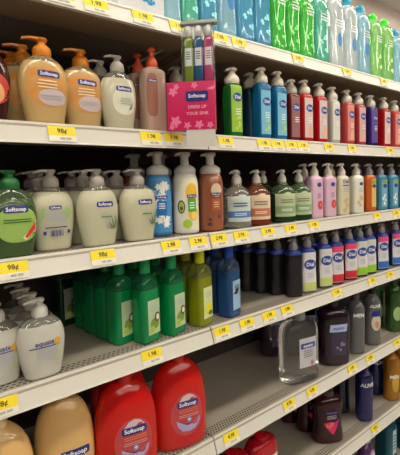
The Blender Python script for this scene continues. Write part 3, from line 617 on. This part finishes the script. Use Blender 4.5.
# shelf F
GR = 'red refills on the sixth shelf'
def redlow():
    return make('soap_refill_bottle', K_BIG, .136, .074, .206, mat('crimson soap', (190, 18, 34), .12, .3, ior=1.35, coat=.6), cap_round(.204, .024, .007, mat('crimson cap', (180, 20, 34), .25)), ('rect', 'label', flat('ivory red label', (226, 214, 206)), .010, .10, .08, .09), [('lines', 'lettering', flat('crimson print', (170, 20, 40)), .01, .10, .06, .06, 4)])
put('redlow', redlow, 'F', 233, .050, 'crimson bottle at the bottom edge under the lowest tag, left one', group=GR)
put('redlow', None, 'F', 261.5, .050, 'crimson bottle at the bottom edge, right one, near the berry bottle', group=GR)
put('berry', berry, 'F', 327, .074, 'dark berry bottle with pink flower triangle, sixth shelf', group='berry washes')
bx = along(327, 'F', .085)
put('berry', None, 'F', 0, 0, 'dark berry bottle behind the front one with the pink triangle', group='berry washes', xy=(bx - .005, S + .165))
put('berry', None, 'F', 0, 0, 'rearmost dark berry bottle in shade, sixth shelf', group='berry washes', xy=(bx - .008, S + .256))
put('slim_navy', E_(slim, 'navy'), 'F', 364, .048, 'tall navy blue bottle at the shelf front, sixth shelf', group='navy washes')
nx = along(364, 'F', .048)
put('slim_navy', None, 'F', 376, .125, 'navy blue bottle between the tall navy one and the amber ones', group='navy washes')
put('slim_dark', E_(slim, 'dark'), 'F', 0, 0, 'dark bottle in shade behind the tall navy blue one', group='navy washes', xy=(nx - .02, S + .15))
put('slim_dark', None, 'F', 0, 0, 'darkest bottle deep in shade between berry and navy bottles', group='navy washes', xy=(nx - .03, S + .235))
put('slim_amber', E_(slim, 'amber'), 'F', 391, .05, 'amber bottle with gold label beside the navy ones, sixth shelf', group='amber washes')
put('slim_amber', None, 'F', 402, .05, 'amber bottle cut off by the right edge, sixth shelf', group='amber washes')
# bottom shelf
put('teal_low', teal_low, 'G', 386, .06, 'teal bottle with pale strip label in the lower right corner', group='teal washes')
put('teal_low', None, 'G', 405, .06, 'teal bottle cut off by the lower right corner', group='teal washes')
put('lilac_low', lilac_low, 'G', 366, .06, 'violet bottle with lilac label at the bottom edge', group='violet washes')
# shelf A
GT = 'tall bottles on the top shelf'
TALL = ((168, 'lblue', .25, .062, 'pale blue tall bottle beside the white carton with blue lettering'), (186, 'teal', .25, .062, 'teal tall bottle above the hanging display'), (205, 'blue', .25, .066, 'blue tall bottle directly right of the teal one'),
        (224, 'lblue', .25, .070, 'pale blue tall bottle right of the hanging display top'), (242, 'blue', .25, .074, 'blue tall bottle, second from the first green one'), (259, 'blue', .25, .076, 'blue tall bottle touching the first green one'),
        (275, 'green', .212, .074, 'green tall bottle touching the blue ones, top shelf'), (289, 'green', .208, .074, 'green tall bottle in the middle of the left green trio'), (303.5, 'green', .206, .080, 'green tall bottle, last of the left green trio'), (317.5, 'teal', .236, .086, 'teal tall bottle between the green trio and the clear bottles'),
        (332.5, 'clear', .262, .092, 'clear tall bottle directly right of the teal one'), (347, 'clear', .256, .092, 'clear tall bottle with teal cap, middle of the three colourless ones'), (360, 'lblue', .250, .092, 'pale blue clear bottle left of the bright green pair'), (372.5, 'pgreen', .240, .092, 'pale green tall bottle with bright green cap, left of the pair'), (384, 'pgreen', .240, .092, 'pale green tall bottle with bright green cap, right of the pair'),
        (394.5, 'lblue', .215, .090, 'pale blue tall bottle at the right end of the top shelf'), (404, 'blue', .215, .090, 'blue tall bottle cut off at the right edge of the top shelf'))
for p_, s_, h_, w_, d_ in TALL:
    put('tall_%s_%d_%d' % (s_, h_ * 1000, w_ * 1000), E_(tall, s_, h_, w_), 'A', p_, .036, d_, group=GT)
for p_, s_, d_ in ((205, 'blue', 'blue one next to teal'), (224, 'lblue', 'pale blue one right of the display'), (259, 'blue', 'last blue one'), (289, 'green', 'middle green one'), (303.5, 'green', 'last green one'), (332.5, 'lblue', 'first clear one'), (360, 'clear', 'clear one beside the pale greens')):
    put('tall_%s_208_80' % s_, E_(tall, s_, .208, .080), 'A', 0, 0, 'tall %s bottle, second row, behind the %s' % ({'lblue': 'pale blue'}.get(s_, s_), d_), group=GT, xy=(along(p_, 'A', .036) + .02, S + .110))
put('browncap', browncap, 'A', 393, .11, 'bottle with round brown cap behind the right end of the top shelf', group=GT)
put('carton', carton, 'A', 148, .028, 'white carton with blue lettering lying upright near the display, top shelf', 'carton', 'white cartons on the top shelf')
put('carton', None, 'A', 127, .028, 'white carton left of the other, almost cut off by the top edge', 'carton', 'white cartons on the top shelf')

# ------------------------------------------------------------------ HANGING DISPLAY in front of the second shelf
disp = bpy.data.objects.new('hanging_display_box', None); C.objects.link(disp)
DY, W2 = S - .066, .0615
a_ = RT - (191 - 200) / F_PX * FW
disp.location = (-(a_.y * DY + a_.z * .19) / a_.x, DY, CZ + .1355); disp.rotation_euler = (0, 0, math.radians(-46))
PK = mat('magenta card', (206, 26, 92), .4, coat=.3)
b = bmesh.new(); box(b, -W2, W2, 0, .030, 0, .120); obj('card_tray', mesh('card_tray', b, PK, bev=.0006), disp)
PF = Form([(-.1, W2, 0, 40), (.3, W2, 0, 40)])
def flatart(name, e, y, parent):
    return obj(name, art(PF, e, 0), parent, (0, y, 0))
PP, RP = flat('pale pink', (240, 170, 200)), flat('rose pink', (232, 120, 164))
flatart('logo_badge', ('oval', 'logo_badge', NAVY, .016, .083, .058, .026, 7), -.0006, disp)
flatart('brand_lettering', ('text', 'brand_lettering', INKW, 'Softsoap', .016, .0835, .0128), -.0012, disp)
flatart('lettering', ('text', 'lettering', PP, 'DRESS UP', .016, .0560, .0110), -.0006, disp)
flatart('lettering', ('text', 'lettering', PP, 'YOUR SINK', .016, .0400, .0110), -.0006, disp)
for fx, fz, fr in ((-.045, .096, .012), (-.036, .108, .008), (-.040, .022, .015), (-.050, .008, .008), (-.010, .011, .010), (.020, .012, .012), (.048, .010, .009), (.010, .110, .009)):
    flatart('flower_outline', ('flowers', 'flower_outline', RP, fx, fz, 0, 0, 1, fr), -.0006, disp)
b = bmesh.new(); box(b, -W2 * .22, W2 * .98, .001, .0025, -.043, 0); obj('white_flap', mesh('white_flap', b, mat('blank white card', (214, 210, 202), .5), False), disp)
BL = mat('clear blister plastic', (226, 228, 228), .08, .9, ior=1.15)
b = bmesh.new(); box(b, W2 * .97, W2, .002, .028, .1205, .262); obj('clear_side', mesh('clear_side', b, BL, False), disp)
b = bmesh.new(); box(b, -W2 * .34, -W2 * .31, .002, .028, .1205, .262); obj('clear_side', mesh('clear_side', b, BL, False), disp)
b = bmesh.new(); box(b, -W2 * .30, W2 * .965, .0268, .028, .1205, .262); obj('clear_back', mesh('clear_back', b, BL, False), disp)
b = bmesh.new(); box(b, -W2 * .36, W2 * 1.15, .004, .026, .2625, .270); obj('hanger_clip', mesh('hanger_clip', b, mat('frosted clip', (206, 206, 202), .3, .3), bev=.001), disp)
tag(disp, 'magenta hanging display box with white lettering in front of the second shelf', 'display box')
def tube_(name, rgb, rgb2):
    root = bpy.data.objects.new('small_soap_tube', None); C.objects.link(root)
    f = Form(smooth_rings([(0, .0112, .010, 4), (.002, .0124, .011, 4), (.100, .0124, .011, 4), (.108, .0090, .009, 3), (.112, .0070, .007, 2)], 3))
    b = bmesh.new(); loft(b, f.r, 24); obj('body', mesh('body', b, mat('tube ' + name, rgb, .15, .3, ior=1.35, coat=.5)), root)
    l = obj('label', art(f, ('rect', 'label', flat('tube label', (206, 206, 210)), 0, .060, .0225, .044), 0), root)
    obj('lettering', art(f, ('lines', 'lettering', flat('tube ink ' + name, rgb2), 0, .064, .015, .022, 4), 1), l)
    b = bmesh.new(); lathe(b, [(.111, .0085), (.113, .0100), (.130, .0100), (.136, .0086), (.139, .005)], 20); obj('cap', mesh('cap', b, mat('silvery cap', (206, 208, 208), .18, 0, .2)), root)
    return root
for i, (n, c1, c2, d_) in enumerate((('lime', (130, 152, 56), (60, 90, 30), 'small lime green soap tube, left one in the clear hanging pack'), ('blue', (52, 98, 140), (40, 60, 120), 'small blue soap tube, middle one in the clear hanging pack'), ('pink', (186, 76, 122), (150, 40, 90), 'small pink soap tube, right one in the clear hanging pack'))):
    t = tube_(n, c1, c2); t.location = disp.location + Matrix.Rotation(math.radians(-46), 3, 'Z') @ Vector((-.0035 + i * .0252, .0140, .1206)); t.rotation_euler = (0, 0, math.radians(-46)); tag(t, d_, 'soap tube', 'tubes in the hanging pack')

# ------------------------------------------------------------------ PRICE TAGS
YEL = mat('yellow tag paper', (238, 214, 40), .5); TW = mat('white tag paper', (226, 222, 210), .5)
def tag_proto(txt, w=.060):
    root = bpy.data.objects.new('price_tag', None); C.objects.link(root)
    h = .035; yh = .0225
    b = bmesh.new(); box(b, -w / 2, w / 2, -.0008, 0, -h, -yh); obj('white_strip', mesh('white_strip', b, TW, False), root)
    b = bmesh.new(); box(b, -w / 2, w / 2, -.0008, 0, -yh, 0); y = obj('yellow_strip', mesh('yellow_strip', b, YEL, False), root)
    v, f = text_mesh(txt, .0150, INKK); me = bpy.data.meshes.new('price_lettering'); me.from_pydata([(p[0], -.0012, p[1] - yh / 2) for p in v], [], f); me.materials.append(INKK)
    obj('price_lettering', me, y)
    v, f = text_mesh('000 000', .0075, INKK); me = bpy.data.meshes.new('code_lettering'); me.from_pydata([(p[0] + .006, -.0012, p[1] - yh - .006) for p in v], [], f); me.materials.append(flat('grey ink', (120, 116, 120)))
    obj('code_lettering', me, root.children[0])
    return root
TILT = math.atan2(LIP_OUT - .0015, LIP_H - .004)
TP = {}
def price(k, px, txt, desc):
    if txt not in TP: TP[txt] = tag_proto(txt); o = TP[txt]
    else: o = copy_tree(TP[txt])
    a = RT - (px - 200) / F_PX * FW; z = SH[k] - .02; Y = S - .008
    x = -(a.y * Y + a.z * z) / a.x
    o.location = (x, S - .0045, CZ + SH[k] - .0055); o.rotation_euler = (-TILT, 0, 0)
    tag(o, desc, 'price tag', 'price tags on the %s shelf lip' % where[k])
for k, px, txt, d_ in (
    ('A', 60, '1.98', 'yellow price tag at the very top left, above the honey cream soaps'), ('A', 96, '1.98', 'yellow price tag on the top lip above the pearly soap'), ('A', 143, '1.98', 'yellow price tag under the white cartons, top lip'),
    ('A', 179, '1.98', 'yellow price tag directly above left of the hanging display'), ('A', 220, '1.98', 'yellow price tag peeking right beside the display hanger'), ('A', 239, '1.98', 'yellow price tag above the green gel soap'), ('A', 298, '2.98', 'yellow price tag under the green trio on the top lip'),
    ('A', 347, '2.98', 'yellow price tag under the clear tall bottles'), ('A', 384, '2.98', 'yellow price tag under the pale green pair at the top right'),
    ('B', 62, '98¢', 'yellow price tag under the honey cream soaps, second lip'), ('B', 151, '1.98', 'yellow price tag under the rosy amber soap, left of its neighbour'), ('B', 174, '1.98', 'yellow price tag half under the white flap of the display'), ('B', 226, '1.98', 'yellow price tag under the green gel soap'),
    ('B', 264, '1.98', 'yellow price tag under the left bright blue gel soap'), ('B', 277.5, '1.98', 'yellow price tag under the right bright blue gel soap'), ('B', 291, '1.98', 'yellow price tag under the dim red gel soap'), ('B', 303, '1.98', 'yellow price tag under the first bright red gel soap'), ('B', 329, '1.98', 'yellow price tag under the whitish clear gel soap'), ('B', 352, '1.98', 'yellow price tag under the coral gel soap'), ('B', 390, '1.98', 'yellow price tag at the right end of the second lip'),
    ('C', 13, '98¢', 'large yellow price tag under the watermelon soap'), ('C', 103, '98¢', 'yellow price tag under the middle aloe soap'), ('C', 171, '2.98', 'yellow price tag under the blue and citrus foam bottles'), ('C', 198, '2.98', 'yellow price tag left of the shelf joint, third lip'), ('C', 219, '2.98', 'yellow price tag just right of the shelf joint, third lip'),
    ('C', 241, '2.98', 'yellow price tag under the clear pump soap'), ('C', 268, '2.48', 'yellow price tag between amber and dark green pump soaps'), ('C', 291, '2.48', 'yellow price tag under the dark green pump soaps'), ('C', 314, '1.98', 'yellow price tag under the first pink lotion soap'), ('C', 377, '1.98', 'yellow price tag under the first aqua soap'), ('C', 396, '1.98', 'yellow price tag at the right end of the third lip'),
    ('D', 2, '98¢', 'yellow price tag cut by the left edge, fourth lip'), ('D', 152, '1.98', 'yellow price tag under the left front green dish soap'), ('D', 222, '1.98', 'yellow price tag under the blue dish soap, beside the joint'), ('D', 247, '1.98', 'yellow price tag second from the joint, fourth lip'), ('D', 269, '1.98', 'yellow price tag third from the joint, fourth lip'), ('D', 287, '1.98', 'yellow price tag fourth from the joint, fourth lip'),
    ('D', 337, '1.98', 'yellow price tag under the red body washes'), ('D', 372, '1.98', 'yellow price tag under the first blue body wash'), ('D', 390, '1.98', 'yellow price tag at the right end of the fourth lip'),
    ('E', 231, '4.98', 'yellow price tag beside the joint above the crimson bottles'), ('E', 289, '4.98', 'yellow price tag under the large clear bottle, left of two'), ('E', 312, '4.98', 'yellow price tag above the berry bottle'), ('E', 352, '4.98', 'yellow price tag under the slim grey bottle'), ('E', 370, '4.98', 'yellow price tag under the slim bottle with ivory label'), ('E', 397, '4.98', 'yellow price tag at the right edge of the fifth lip'),
    ('F', 375, '4.98', 'yellow price tag under the navy bottles, lowest one in view')):
    price(k, px, txt, d_)

# ------------------------------------------------------------------ LIGHT: ceiling fluorescent fixtures over the aisle, with further rows added
TUBE = mat('fluorescent tube', (255, 246, 228), .5, emit=19)
HOUS = mat('white fixture', (230, 230, 226), .5)
n = 0
for y in (-.15, -2.9, -5.7, -8.5, 1.9):  # far rows added for bottle glints; last row added to brighten the back wall
    for x in (-2.2, -.3, 1.6, 3.5, 5.4):
        r = bpy.data.objects.new('ceiling_light_fixture', None); C.objects.link(r); r.location = (x, y, 3.6)
        b = bmesh.new(); box(b, -.75, .75, -.17, .17, -.05, -.001); obj('housing', mesh('housing', b, HOUS, False), r)
        b = bmesh.new(); box(b, -.73, .73, -.15, .15, -.075, -.051); obj('light_diffuser', mesh('light_diffuser', b, TUBE, False), r)
        n += 1; tag(r, 'white fluorescent ceiling fixture over the %s aisle, %s from the left end' % ({1.9: 'added back', -.15: 'nearest', -2.9: 'second', -5.7: 'third', -8.5: 'added farthest'}[y], ('first', 'second', 'third', 'fourth', 'fifth')[(n - 1) % 5]), 'ceiling light', 'ceiling lights over the aisles')
w = bpy.data.worlds.new('store'); bpy.context.scene.world = w; w.use_nodes = True
w.node_tree.nodes['Background'].inputs[0].default_value = (1.0, .93, .84, 1); w.node_tree.nodes['Background'].inputs[1].default_value = .07

# ------------------------------------------------------------------ CAMERA
cam = bpy.data.cameras.new('camera'); co = bpy.data.objects.new('camera', cam); C.objects.link(co)
cam.sensor_fit = 'HORIZONTAL'; cam.sensor_width = 36; cam.lens = 36 * F_PX / 400; cam.shift_y = (CY - 227.5) / 400; cam.clip_start = .02
M = Matrix((RT, UP, -FW)).transposed().to_4x4(); M.translation = Vector((0, 0, CZ)); co.matrix_world = M
sc_ = bpy.context.scene; sc_.camera = co
sc_.view_settings.view_transform = 'Standard'; sc_.view_settings.look = 'None'; sc_.view_settings.gamma = 1; sc_.view_settings.use_curve_mapping = False
sc_.view_settings.exposure = 0.0
